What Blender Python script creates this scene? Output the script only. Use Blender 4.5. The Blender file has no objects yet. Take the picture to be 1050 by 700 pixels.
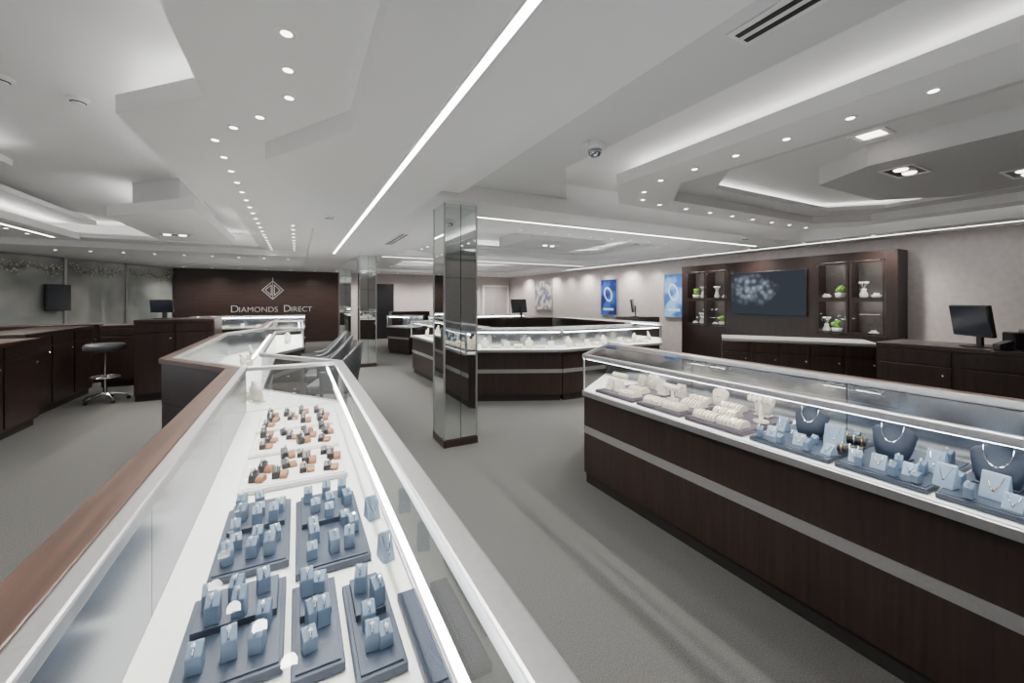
import bpy, bmesh, math, random
from mathutils import Vector, Matrix
random.seed(3)
C=bpy.context
def link(o): C.scene.collection.objects.link(o)

# ---------------------------------------------------------------- materials
def newmat(name):
    m=bpy.data.materials.new(name); m.use_nodes=True
    nt=m.node_tree; b=nt.nodes.get('Principled BSDF'); return m,nt,b
def mat(name,col,rough=.5,metal=0.,var=.0,scale=40.,bump=0.,emit=None,es=0.,coat=0.):
    m,nt,b=newmat(name)
    b.inputs['Roughness'].default_value=rough; b.inputs['Metallic'].default_value=metal
    b.inputs['Coat Weight'].default_value=coat
    tc=nt.nodes.new('ShaderNodeTexCoord'); n=nt.nodes.new('ShaderNodeTexNoise')
    n.inputs['Scale'].default_value=scale; n.inputs['Detail'].default_value=4
    nt.links.new(tc.outputs['Object'],n.inputs['Vector'])
    r=nt.nodes.new('ShaderNodeValToRGB')
    lo=[max(0,c*(1-var)) for c in col]; hi=[min(1,c*(1+var)) for c in col]
    r.color_ramp.elements[0].position=.3; r.color_ramp.elements[1].position=.7
    r.color_ramp.elements[0].color=(*lo,1); r.color_ramp.elements[1].color=(*hi,1)
    nt.links.new(n.outputs['Fac'],r.inputs['Fac']); nt.links.new(r.outputs['Color'],b.inputs['Base Color'])
    if bump:
        bp=nt.nodes.new('ShaderNodeBump'); bp.inputs['Strength'].default_value=bump; bp.inputs['Distance'].default_value=.01
        nt.links.new(n.outputs['Fac'],bp.inputs['Height']); nt.links.new(bp.outputs['Normal'],b.inputs['Normal'])
    if emit:
        b.inputs['Emission Color'].default_value=(*emit,1); b.inputs['Emission Strength'].default_value=es
    return m
def wood(name,c0,c1,rough=.35,grain='z',coat=.15):
    m,nt,b=newmat(name)
    tc=nt.nodes.new('ShaderNodeTexCoord'); mp=nt.nodes.new('ShaderNodeMapping')
    s={'z':(45,45,2.0),'y':(45,2.0,45),'x':(2.0,45,45)}[grain]
    mp.inputs['Scale'].default_value=s
    n=nt.nodes.new('ShaderNodeTexNoise'); n.inputs['Scale'].default_value=1.; n.inputs['Detail'].default_value=5
    r=nt.nodes.new('ShaderNodeValToRGB'); r.color_ramp.elements[0].position=.3; r.color_ramp.elements[1].position=.72
    r.color_ramp.elements[0].color=(*c0,1); r.color_ramp.elements[1].color=(*c1,1)
    nt.links.new(tc.outputs['Object'],mp.inputs['Vector']); nt.links.new(mp.outputs['Vector'],n.inputs['Vector'])
    nt.links.new(n.outputs['Fac'],r.inputs['Fac']); nt.links.new(r.outputs['Color'],b.inputs['Base Color'])
    b.inputs['Roughness'].default_value=rough; b.inputs['Coat Weight'].default_value=coat
    b.inputs['Coat Roughness'].default_value=.25
    return m
def glass(name,tint=(.96,.98,.98),base=.035,top=.75):
    m=bpy.data.materials.new(name); m.use_nodes=True; nt=m.node_tree; nt.nodes.clear()
    o=nt.nodes.new('ShaderNodeOutputMaterial'); t=nt.nodes.new('ShaderNodeBsdfTransparent')
    g=nt.nodes.new('ShaderNodeBsdfGlossy'); mx=nt.nodes.new('ShaderNodeMixShader')
    lw=nt.nodes.new('ShaderNodeLayerWeight'); lw.inputs['Blend'].default_value=.5
    pw=nt.nodes.new('ShaderNodeMath'); pw.operation='POWER'; pw.inputs[1].default_value=5
    ma=nt.nodes.new('ShaderNodeMath'); ma.operation='MULTIPLY_ADD'; ma.inputs[1].default_value=top; ma.inputs[2].default_value=base
    t.inputs['Color'].default_value=(*tint,1); g.inputs['Roughness'].default_value=0
    nt.links.new(lw.outputs['Facing'],pw.inputs[0]); nt.links.new(pw.outputs[0],ma.inputs[0])
    nt.links.new(ma.outputs[0],mx.inputs[0]); nt.links.new(t.outputs[0],mx.inputs[1]); nt.links.new(g.outputs[0],mx.inputs[2])
    nt.links.new(mx.outputs[0],o.inputs['Surface']); return m
def emis(name,col,s):
    m=bpy.data.materials.new(name); m.use_nodes=True; nt=m.node_tree; nt.nodes.clear()
    o=nt.nodes.new('ShaderNodeOutputMaterial'); e=nt.nodes.new('ShaderNodeEmission')
    e.inputs['Color'].default_value=(*col,1); e.inputs['Strength'].default_value=s
    nt.links.new(e.outputs[0],o.inputs['Surface']); return m

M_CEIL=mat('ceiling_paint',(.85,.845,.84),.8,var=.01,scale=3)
M_CEILSHADE=mat('ceiling_paint_shaded',(.68,.68,.68),.8,var=.01,scale=3)  # darker copy of the ceiling paint; shade of raised planes put into the colour
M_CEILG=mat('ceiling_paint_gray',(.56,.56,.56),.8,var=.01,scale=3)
M_WALL=mat('wall_taupe',(.62,.57,.56),.7,var=.07,scale=14)
M_CARPET=mat('carpet',(.078,.078,.076),.95,var=.38,scale=160,bump=.5)
M_WOOD=wood('espresso_wood',(.012,.0065,.0055),(.031,.0165,.0135))
M_WOODX=wood('espresso_wood_horizontal',(.022,.012,.010),(.046,.025,.020),grain='x')
M_LEDGE=wood('mahogany_ledge',(.028,.014,.0095),(.085,.042,.028),rough=.3,grain='y')
M_PLINTH=mat('plinth_dark',(.013,.011,.010),.5,var=.2)
M_METAL=mat('brushed_aluminium',(.52,.52,.53),.34,.9,var=.05,scale=80)
M_STRIP=mat('satin_strip',(.3,.3,.3),.4,.5,var=.05,scale=80)
M_CHROME=mat('chrome',(.8,.8,.8),.08,1.,var=.02)
M_MIRROR=mat('mirror',(.74,.78,.765),.015,1.,var=.01)
M_DOORMIR=mat('sliding_mirror',(.50,.53,.58),.2,1.,var=.02)
M_DECK=mat('white_deck',(.88,.87,.83),.55,var=.02)
M_GLASS=glass('case_glass',base=.018,top=.65)
M_GLASSD=glass('door_glass',(.9,.92,.92),.03,.6)
M_NAVY=mat('navy_leatherette',(.034,.048,.08),.45,var=.1,scale=200,bump=.1)
M_BUST=mat('slate_navy_bust',(.024,.036,.062),.5,var=.1,scale=200)
M_SLATE=mat('slate_blue_leatherette',(.14,.20,.29),.5,var=.06,scale=200)
M_PALE=mat('pale_blue_pad',(.27,.36,.47),.5,var=.05,scale=200)
M_CREAM=mat('cream_leatherette',(.75,.69,.58),.5,var=.05,scale=100)
M_PLUM=mat('plum_tray',(.06,.045,.065),.5,var=.1,scale=100)
M_WHITEP=mat('white_pad',(.8,.79,.77),.5,var=.04,scale=100)
M_COPPER=mat('amber_cushion',(.25,.10,.038),.45,.1,var=.35,scale=60)
M_GOLD=mat('gold',(.85,.6,.25),.2,1.,var=.05)
M_SILVER=mat('silver',(.85,.85,.87),.15,1.,var=.03)
M_GEM=mat('gemstone',(.9,.93,.97),.03,.3,var=.02)
M_BLACK=mat('black_plastic',(.012,.012,.014),.35,var=.2)
M_BLACKL=mat('charcoal_leather',(.065,.068,.077),.4,var=.2,scale=60,bump=.1)
M_SCREEN=mat('screen_dark',(.03,.04,.06),.15,var=.1)
M_LED=emis('led_line',(1,.99,.96),17)
M_COVE=emis('cove_strip',(1,.985,.96),22)
M_COVES=emis('cove_strip_soft',(1,.985,.96),11)
M_CASELED=emis('case_led',(.95,.975,1),38)
M_NICHE=emis('niche_led',(1,.97,.92),60)
M_LENS=emis('downlight_lens',(1,.96,.9),9)
M_LENSW=emis('warm_lens',(1,.86,.76),8)
M_TRIM=mat('white_trim',(.8,.8,.8),.4,var=.01)
M_GREEN=mat('leaf_green',(.2,.45,.06),.6,var=.5,scale=30)
M_WHITEC=mat('white_ceramic',(.8,.8,.78),.25,var=.02)
M_DOOR=mat('gray_door',(.45,.43,.44),.5,var=.03)
def glazing():
    m,nt,b=newmat('lit_look_glazing'); b.inputs['Roughness'].default_value=.05; b.inputs['Coat Weight'].default_value=.8
    tc=nt.nodes.new('ShaderNodeTexCoord')
    n=nt.nodes.new('ShaderNodeTexNoise'); n.inputs['Scale'].default_value=.9; nt.links.new(tc.outputs['Object'],n.inputs['Vector'])
    r=nt.nodes.new('ShaderNodeValToRGB'); r.color_ramp.elements[0].position=.38; r.color_ramp.elements[1].position=.62
    r.color_ramp.elements[0].color=(.24,.27,.26,1); r.color_ramp.elements[1].color=(.52,.55,.53,1); nt.links.new(n.outputs['Fac'],r.inputs[0])  # lightened tones stand in for a lit room behind the glass
    nt.links.new(r.outputs[0],b.inputs['Base Color']); return m
M_TINT=glazing()
M_BRANCH=mat('pale_branch',(.66,.62,.54),.7,var=.3,scale=20)
M_TWIG=mat('pale_twig',(.2,.17,.12),.7,var=.2,scale=20)

# ---------------------------------------------------------------- mesh builder
class MB:
    def __init__(s): s.bm=bmesh.new()
    def _v(s,pts,M=None): return [s.bm.verts.new((M@Vector(p)) if M else Vector(p)) for p in pts]
    def box(s,x0,x1,y0,y1,z0,z1,M=None):
        return s.prism([(x0,y0),(x1,y0),(x1,y1),(x0,y1)],z0,z1,M)
    def prism(s,pts,z0,z1,M=None):
        a=s._v([(p[0],p[1],z0) for p in pts],M); b=s._v([(p[0],p[1],z1) for p in pts],M); n=len(pts)
        s.bm.faces.new(a[::-1]); s.bm.faces.new(b)
        for i in range(n): s.bm.faces.new([a[i],a[(i+1)%n],b[(i+1)%n],b[i]])
        return s
    def extr(s,yz,x0,x1,M=None):
        a=s._v([(x0,p[0],p[1]) for p in yz],M); b=s._v([(x1,p[0],p[1]) for p in yz],M); n=len(yz)
        s.bm.faces.new(a[::-1]); s.bm.faces.new(b)
        for i in range(n): s.bm.faces.new([a[i],a[(i+1)%n],b[(i+1)%n],b[i]])
        return s
    def face(s,pts,M=None): s.bm.faces.new(s._v(pts,M)); return s
    def lathe(s,prof,n=24,M=None):
        rings=[]
        for r,z in prof:
            r=max(r,1e-4)
            rings.append(s._v([(r*math.cos(2*math.pi*i/n),r*math.sin(2*math.pi*i/n),z) for i in range(n)],M))
        for a,b in zip(rings,rings[1:]):
            for i in range(n): s.bm.faces.new([a[i],a[(i+1)%n],b[(i+1)%n],b[i]])
        s.bm.faces.new(rings[0][::-1]); s.bm.faces.new(rings[-1]); return s
    def cyl(s,p0,p1,r0,r1=None,n=14):
        p0=Vector(p0);p1=Vector(p1); d=p1-p0; q=d.to_track_quat('Z','Y').to_matrix().to_4x4()
        return s.lathe([(r0,0),(r1 if r1 is not None else r0,d.length)],n,Matrix.Translation(p0)@q)
    def tube(s,pts,r,n=8):
        pts=[Vector(p) for p in pts]
        for a,b in zip(pts,pts[1:]): s.cyl(a,b,r,n=n)
        return s
    def torus(s,R,r,M=None,n=24,m=8):
        rings=[]
        for i in range(n):
            t=2*math.pi*i/n
            rings.append(s._v([((R+r*math.cos(2*math.pi*j/m))*math.cos(t),(R+r*math.cos(2*math.pi*j/m))*math.sin(t),r*math.sin(2*math.pi*j/m)) for j in range(m)],M))
        for i in range(n):
            a=rings[i]; b=rings[(i+1)%n]
            for j in range(m): s.bm.faces.new([a[j],a[(j+1)%m],b[(j+1)%m],b[j]])
        return s
    def ball(s,c,r,sub=2,jit=0.):
        g=bmesh.ops.create_icosphere(s.bm,subdivisions=sub,radius=r,matrix=Matrix.Translation(Vector(c)))
        if jit:
            for v in g['verts']: v.co+= (v.co-Vector(c))*random.uniform(-jit,jit)
        return s
    def done(s,name,mt,parent=None,bevel=0.,smooth=False,loc=None):
        bmesh.ops.recalc_face_normals(s.bm,faces=s.bm.faces[:])
        me=bpy.data.meshes.new(name); s.bm.to_mesh(me); s.bm.free()
        me.materials.append(mt); o=bpy.data.objects.new(name,me); link(o)
        if parent: o.parent=parent
        if loc: o.location=loc
        if bevel:
            b=o.modifiers.new('bevel','BEVEL'); b.width=bevel; b.segments=2; b.limit_method='ANGLE'
        if smooth:
            for p in me.polygons: p.use_smooth=True
        return o
def tag(o,label,cat,group=None):
    o['label']=label; o['category']=cat
    if group: o['group']=group
    return o
def root(name,label,cat,loc=(0,0,0),rz=0,group=None):
    e=bpy.data.objects.new(name,None); e.empty_display_size=.1; link(e); e.location=loc; e.rotation_euler=(0,0,rz)
    return tag(e,label,cat,group)
def dup(o,loc,rz=None,label=None,scale=None):
    n=o.copy(); link(n); n.location=loc
    if rz is not None: n.rotation_euler=(0,0,rz)
    if scale: n.scale=scale if isinstance(scale,tuple) else (scale,)*3
    if label: n['label']=label
    def rec(a,b):
        for c in a.children:
            k=c.copy(); link(k); k.parent=b; rec(c,k)
    rec(o,n); return n
def struct(o): o['kind']='structure'; return o

# ---------------------------------------------------------------- room shell
YF=-3.5
struct(MB().box(-7.2,8.6,YF,16.2,-.1,0).done('floor',M_CARPET))
struct(MB().box(-7.2,8.6,YF,16.2,2.9,3.0).done('ceiling',M_CEIL))
struct(MB().box(-7.2,8.6,16,16.2,0,2.9).done('wall_back',M_WALL))
struct(MB().box(8.4,8.6,YF,16,0,2.9).done('wall_right',M_WALL))
struct(MB().box(-7.2,8.6,YF-.2,YF,0,3.0).done('wall_front',M_WALL))
struct(MB().prism([(-3.4,16),(-7.2,8.8),(-7.2,16)],0,2.9).done('wall_left',M_WALL))
tn=[0]
def trim(mb,m=M_CEIL):
    tn[0]+=1; return struct(mb.done('trim_%d'%tn[0],m))
trim(MB().box(-3.38,1.7,15.9,16,0,2.48),M_WOODX)
trim(MB().prism([(.27,YF),(1.15,YF),(1.15,15.85),(.2,15.85),(.2,6.2),(-.2,5.6),(-.2,3.3),(.27,2.5)],2.48,2.9))
trim(MB().prism([(-.45,YF),(.30,YF),(.30,2.6),(.25,10.4),(-.7,10.4),(-.7,5.9),(-.95,5.5),(-.95,3.2),(-.45,2.7)],2.6,2.71))
trim(MB().prism([(-.96,5.3),(-.96,8.4),(-1.95,8.4),(-1.95,6.3)],2.46,2.58))
trim(MB().prism([(-1.2,5.9),(-1.2,8.2),(-1.75,8.2),(-1.75,6.4)],2.58,2.9),M_CEILSHADE)
trim(MB().prism([(-2.3,YF),(-2.3,5.4),(-2.9,6.3),(-2.9,9),(-7.1,9),(-7.1,YF)],2.72,2.78))
trim(MB().prism([(-2.75,YF),(-2.75,5.6),(-3.2,6.4),(-3.2,9.3),(-7.1,9.3),(-7.1,YF)],2.5,2.6))
trim(MB().prism([(-7.1,10.4),(.19,10.4),(.19,15.85),(-7.1,15.85)],2.48,2.9))
trim(MB().prism([(-7.1,9.8),(-.68,9.8),(-.68,10.39),(-7.1,10.39)],2.6,2.68))
trim(MB().box(1.151,8.39,YF,15.85,2.82,2.9))
trim(MB().prism([(1.151,YF),(1.42,YF),(1.42,3.74),(1.151,3.74)],2.55,2.64),M_CEIL)
trim(MB().prism([(1.151,YF),(2.05,YF),(2.05,2.85),(2.7,3.74),(1.151,3.74)],2.64,2.72),M_CEILSHADE)
trim(MB().box(1.151,7.6,3.75,4.95,2.48,2.82))
trim(MB().box(1.151,1.9,4.951,9.099,2.50,2.82))
trim(MB().box(1.151,7.6,9.1,10.1,2.48,2.82))
trim(MB().box(7.6,8.39,YF,15.85,2.48,2.82))
trim(MB().box(1.151,7.6,14.5,15.85,2.48,2.82))
def ring(outer,inner,z0,z1,m=M_CEIL):
    mb=MB(); n=len(outer)
    for i in range(n):
        j=(i+1)%n; mb.prism([outer[i],outer[j],inner[j],inner[i]],z0,z1)
    return trim(mb,m)
def octa(x0,x1,y0,y1,c): return [(x0,y0+c),(x0+c,y0),(x1-c,y0),(x1,y0+c),(x1,y1-c),(x1-c,y1),(x0+c,y1),(x0,y1-c)]
ring(octa(2.72,7.45,-2.9,3.5,.55),octa(3.2,7.1,-2.4,3.1,.5),2.6,2.71)
ring(octa(3.2,7.1,-2.4,3.1,.5),octa(3.55,6.8,-2.0,2.8,.45),2.70,2.75,M_CEILSHADE)
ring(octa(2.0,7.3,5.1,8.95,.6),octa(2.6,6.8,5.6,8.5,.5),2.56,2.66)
ring(octa(2.6,6.8,5.6,8.5,.5),octa(2.9,6.5,5.9,8.2,.45),2.66,2.72,M_CEILSHADE)
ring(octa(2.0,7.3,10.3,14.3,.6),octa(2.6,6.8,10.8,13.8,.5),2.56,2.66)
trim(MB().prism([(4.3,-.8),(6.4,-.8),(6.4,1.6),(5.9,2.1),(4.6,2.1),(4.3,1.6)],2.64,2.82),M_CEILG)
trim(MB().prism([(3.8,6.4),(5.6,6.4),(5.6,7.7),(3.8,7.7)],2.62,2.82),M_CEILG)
def cove(a,b,z,w=.03,m=None):
    a=Vector(a);b=Vector(b); u=(b-a).normalized(); n=Vector((-u.y,u.x))*w/2; o=(a+b)/2
    r=root('cove_light_strip','thin white light strip lying in a ceiling cove','ceiling light',(o.x,o.y,z),group='ceiling cove light strips')
    MB().prism([a-o+n,a-o-n,b-o-n,b-o+n],0,.012).done('diffuser',m or M_COVE,r)
    n2=n*1.5; MB().prism([a-o+n2,a-o-n2,b-o-n2,b-o+n2],-.001,.004).done('channel',M_METAL,r)
def covering(pts,z,idx=None,m=None):
    n=len(pts)
    for i in range(n):
        if idx is None or i in idx: cove(pts[i],pts[(i+1)%n],z,m=m)
cove((-.30,-1),(-.30,2.7),2.713); cove((-.38,2.85),(-.78,3.25),2.713); cove((-.82,3.35),(-.82,5.4),2.713); cove((-.58,6.1),(-.58,10.2),2.713)
cove((-1.85,6.5),(-1.85,8.2),2.583); cove((-2.45,0),(-2.45,5.3),2.783); cove((-2.92,0),(-2.92,5.5),2.603); cove((-3.35,6.6),(-3.35,9.1),2.603)
cove((-6.5,9.95),(-1.0,9.95),2.683)
cove((1.78,-1),(1.78,2.8),2.723,m=M_COVES); cove((1.9,3.05),(2.35,3.62),2.723,m=M_COVES)
covering(octa(2.9,7.27,-2.7,3.32,.55),2.713,m=M_COVES)
covering(octa(3.4,6.95,-2.2,2.95,.5),2.753,m=M_COVES)
covering(octa(2.15,7.15,5.25,8.8,.6),2.663,(0,1,4,5,6,7)); covering(octa(2.75,6.65,5.75,8.35,.5),2.723,m=M_COVES)
covering(octa(2.3,7.0,10.55,14.05,.6),2.663)

# glazed partitions on the diagonal side wall
d=Vector((-3.8,-7.2)).normalized(); nrm=Vector((-d.y,d.x))
if nrm.x<0: nrm=-nrm
for i in range(5):
    a=Vector((-3.45,15.9))+d*(i*1.5+.04)+nrm*.03; b=a+d*1.44
    struct(MB().prism([a,b,b+nrm*.03,a+nrm*.03],.1,2.45).done('window_%d'%(i+1),M_TINT))
    e=b+d*.06
    trim(MB().prism([b,e,e+nrm*.06,b+nrm*.06],0,2.48),M_METAL)
    g=root('floral_garland','pale floral branch garland along the top of the glazing','garland',(a.x,a.y,2.2),group='pale garlands on the glazing')
    br=MB(); lf=MB(); pts=[]
    for q_ in range(13):
        s_=.05+q_*.11; p=d*s_+nrm*.05; pts.append((p.x,p.y,.05*math.sin(q_*1.1+i)))
        for w_ in range(5):
            c_=(p.x+nrm.x*random.uniform(0,.05)+d.x*random.uniform(-.06,.06),p.y+nrm.y*random.uniform(0,.05)+d.y*random.uniform(-.06,.06),pts[-1][2]+random.uniform(-.13,.14))
            lf.ball(c_,random.uniform(.012,.028),sub=1,jit=.3)
            if w_<2: br.tube([pts[-1],c_],.004,5)
    br.tube(pts,.007,6); br.done('branch',M_TWIG,g); lf.done('blossoms',M_BRANCH,g)
wd=root('wall_display','dark wall-mounted display screen on the glazing','display screen',(-4.92,13.05,1.54),math.atan2(d.y,d.x))
MB().box(-.26,.26,.07,.12,-.3,.3).done('screen_housing',M_BLACK,wd,bevel=.01)
MB().box(-.24,.24,.121,.124,-.28,.28).done('screen',M_SCREEN,wd)
MB().box(-.05,.05,.0,.07,-.1,.1).done('wall_bracket',M_BLACK,wd)
struct(MB().box(7.15,8.25,15.93,16,0,2.05).box(7.68,7.72,15.9,15.93,0,2.05).done('door_1',M_DOOR))
struct(MB().box(2.3,3.3,15.93,16,0,2.1).done('hallway_dark_panel',M_BLACK))  # black panel standing in for the darkness of a hallway opening
trim(MB().box(7.05,7.15,15.9,16,0,2.12).box(8.25,8.35,15.9,16,0,2.12).box(7.15,8.25,15.9,16,2.05,2.12),M_TRIM)

# ---------------------------------------------------------------- ceiling lights
def led(x0,x1,y0,y1,z,label):
    r=root('linear_ceiling_light',label,'ceiling light',((x0+x1)/2,(y0+y1)/2,z),group='recessed linear ceiling lights')
    hx=(x1-x0)/2; hy=(y1-y0)/2
    MB().box(-hx,hx,-hy,hy,-.004,.002).done('diffuser',M_LED,r)
    mb=MB(); t=.012
    mb.box(-hx-t,-hx,-hy-t,hy+t,-.006,.002).box(hx,hx+t,-hy-t,hy+t,-.006,.002).box(-hx,hx,-hy-t,-hy,-.006,.002).box(-hx,hx,hy,hy+t,-.006,.002)
    mb.done('housing',M_TRIM,r)
L='long white recessed linear light in the ceiling bulkhead'
led(.66,.70,.2,9.3,2.478,L)
led(1.7,7.4,4.36,4.40,2.478,'long white recessed linear light across the ceiling beam')
led(1.7,7.4,9.4,9.44,2.478,'long white recessed linear light across the ceiling beam')
led(7.88,7.92,-1,11,2.478,L)
led(-3.45,-3.41,3,9.1,2.498,L)

dl0=None
def downlight(x,y,z):
    global dl0
    if dl0 is None:
        rt=root('recessed_downlight','small round recessed ceiling downlight with white trim','downlight',(x,y,z),group='recessed ceiling downlights')
        MB().lathe([(.024,-.005),(.038,-.004),(.039,0),(.039,.001),(.024,.001)],20).done('trim_ring',M_TRIM,rt)
        MB().lathe([(.0,-.006),(.022,-.006),(.022,-.003)],16).done('lens',M_LENS,rt)
        dl0=rt; return rt
    return dup(dl0,(x,y,z))
def spot(x,y,z,w,col=(1,.95,.88),ang=130,sz=.04):
    l=bpy.data.lights.new('lamp','SPOT'); l.energy=w; l.spot_size=math.radians(ang); l.spot_blend=.8; l.color=col; l.shadow_soft_size=sz
    o=bpy.data.objects.new('lamp',l); link(o); o.location=(x,y,z); return o
dls=[]
for y in (.7,1.0,1.3,1.6,1.9,2.2,2.5): dls.append((-.04,y,2.6))
dls+= [(-.2,2.85,2.6),(-.36,3.1,2.6)]
y=3.4
while y<10.3: dls.append((-.5,y,2.6)); y+=.38
for i in range(9): dls.append((-.06,6.8+.42*i,2.6))
for i in range(8): dls.append((2.95,.1+.36*i,2.6))
dls+=[(3.12,2.98,2.6),(3.35,3.22,2.6)]
for i in range(8): dls.append((3.7+.45*i,3.3,2.6))
for i in range(7): dls.append((2.3,5.8+.42*i,2.56))
for i in range(8): dls.append((3.0+.45*i,5.32,2.56))
for i in range(9): dls.append((-4.2+.5*i,11.2,2.48))
for i in range(7): dls.append((-3.6,5.8+.5*i,2.5))
wall=[]  # wall washer rows, added to brighten the right and back walls
for i in range(13): wall.append((7.72 if i<5 else 8.05,2.8+.95*i,2.48))
for i in range(16): wall.append((-3.0+.7*i,15.2,2.48))
for k,(x,y,z) in enumerate(dls):
    rr=downlight(x,y,z)
    if k%3==0 or (z==2.48 and k%2==0):
        s=spot(0,0,-.02,46); s.parent=rr
for k,(x,y,z) in enumerate(wall):
    rr=downlight(x,y,z)
    if k%2==0:
        s=spot(0,0,-.02,66,(1,.93,.85),150); s.parent=rr
def sqlight(x,y,z,n,label,mt=M_LENSW):
    r=root('recessed_square_light',label,'ceiling light',(x,y,z),group='square recessed ceiling fixtures')
    w=.09*n
    mb=MB().box(-w-.02,w+.02,-.12,-.1,-.01,0).box(-w-.02,w+.02,.1,.12,-.01,0).box(-w-.02,-w,-.1,.1,-.01,0).box(w,w+.02,-.1,.1,-.01,0)
    mb.done('trim_frame',M_TRIM,r); MB().box(-w,w,-.1,.1,-.004,0).done('housing',M_BLACK if n>1 else M_TRIM,r)
    for i in range(n):
        cx=(i-(n-1)/2)*.18
        if n==1: MB().box(-.07,.07,-.075,.075,-.008,-.004).done('lens',mt,r)
        else: MB().lathe([(0,-.014),(.04,-.014),(.05,-.004)],18,Matrix.Translation((cx,0,0))).done('lens',mt,r)
    return r
sqlight(4.05,1.48,2.82,1,'square recessed ceiling light with white frame')
sqlight(4.75,1.5,2.64,2,'twin lamp recessed ceiling fixture')
sqlight(5.75,1.0,2.64,2,'twin lamp recessed ceiling fixture')
sqlight(-1.6,7.6,2.46,2,'twin lamp recessed ceiling fixture')
sqlight(4.6,7.0,2.62,2,'twin lamp recessed ceiling fixture')
def vent(x,y,z,rz,L_=.5):
    v=root('air_vent','white slotted ceiling air vent with black slots','vent',(x,y,z),rz,group='ceiling air vents')
    MB().box(-.075,.075,-L_/2,L_/2,-.008,0).done('vent_frame',M_TRIM,v)
    for k in (-.03,.03): MB().box(k-.014,k+.014,-L_/2+.02,L_/2-.02,-.011,-.008).done('slot',M_BLACK,v)
vent(1.70,.88,2.64,0,.42); vent(1.45,6.8,2.50,0,1.3)
sc=root('security_camera','white dome security camera on the ceiling','security camera',(1.92,2.31,2.64))
MB().lathe([(.075,0),(.075,-.03),(.06,-.05),(0,-.05)][::-1],24).done('mount',M_TRIM,sc)
MB().lathe([(.0,-.10),(.03,-.095),(.05,-.07),(.052,-.05)],20).done('dome',M_DOORMIR,sc,smooth=True)
MB().box(-.09,.09,-.03,.03,-.045,-.012).done('bracket',M_TRIM,sc,bevel=.008)
for (x,y,z) in ((-1.35,3.9,2.9),(-1.65,3.75,2.9),(.33,5.2,2.48),(6.3,3.9,2.48)):
    s=root('smoke_detector','small round white ceiling smoke detector','smoke detector',(x,y,z),group='ceiling smoke detectors')
    MB().lathe([(0,-.04),(.03,-.04),(.05,-.02),(.06,-.018),(.06,0)],20).done('housing',M_TRIM,s)
    MB().lathe([(.032,-.034),(.04,-.032),(.044,-.026),(.04,-.024)],20).done('grille',M_BLACK,s)

# ---------------------------------------------------------------- mirrored columns
def column(x,y,w=.375,h=2.478):
    c=root('mirrored_column','square mirror-clad column with slim metal edges and dark wood base','column',(x+w/2,y+w/2,0),group='mirrored columns')
    k=w/2
    MB().box(-k,k,-k,k,0,.07).done('base',M_WOOD,c,bevel=.004)
    kk=k-.012
    MB().box(-kk,kk,-kk,kk,.07,h-.002).done('mirror_cladding',M_MIRROR,c)
    for sx in (-1,1):
        for sy in (-1,1):
            MB().box(sx*kk-.008,sx*kk+.008,sy*kk-.008,sy*kk+.008,.07,h-.001).done('corner_trim',M_METAL,c)
    mb=MB(); mb.box(-k,k,-k+.004,-k+.014,.07,.08).box(-k+.004,-k+.014,-k,k,.07,.08)
    for zz in (.92,1.72): mb.box(-kk,kk,-kk-.001,-kk+.01,zz,zz+.003).box(-kk-.001,-kk+.01,-kk,kk,zz,zz+.003)
    mb.box(-.003,.003,-kk-.001,-kk+.01,.08,h)
    mb.done('joint_trim',M_PLINTH,c)
column(1.295,3.885); column(1.2,9.4); column(1.2,14.2)

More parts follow.
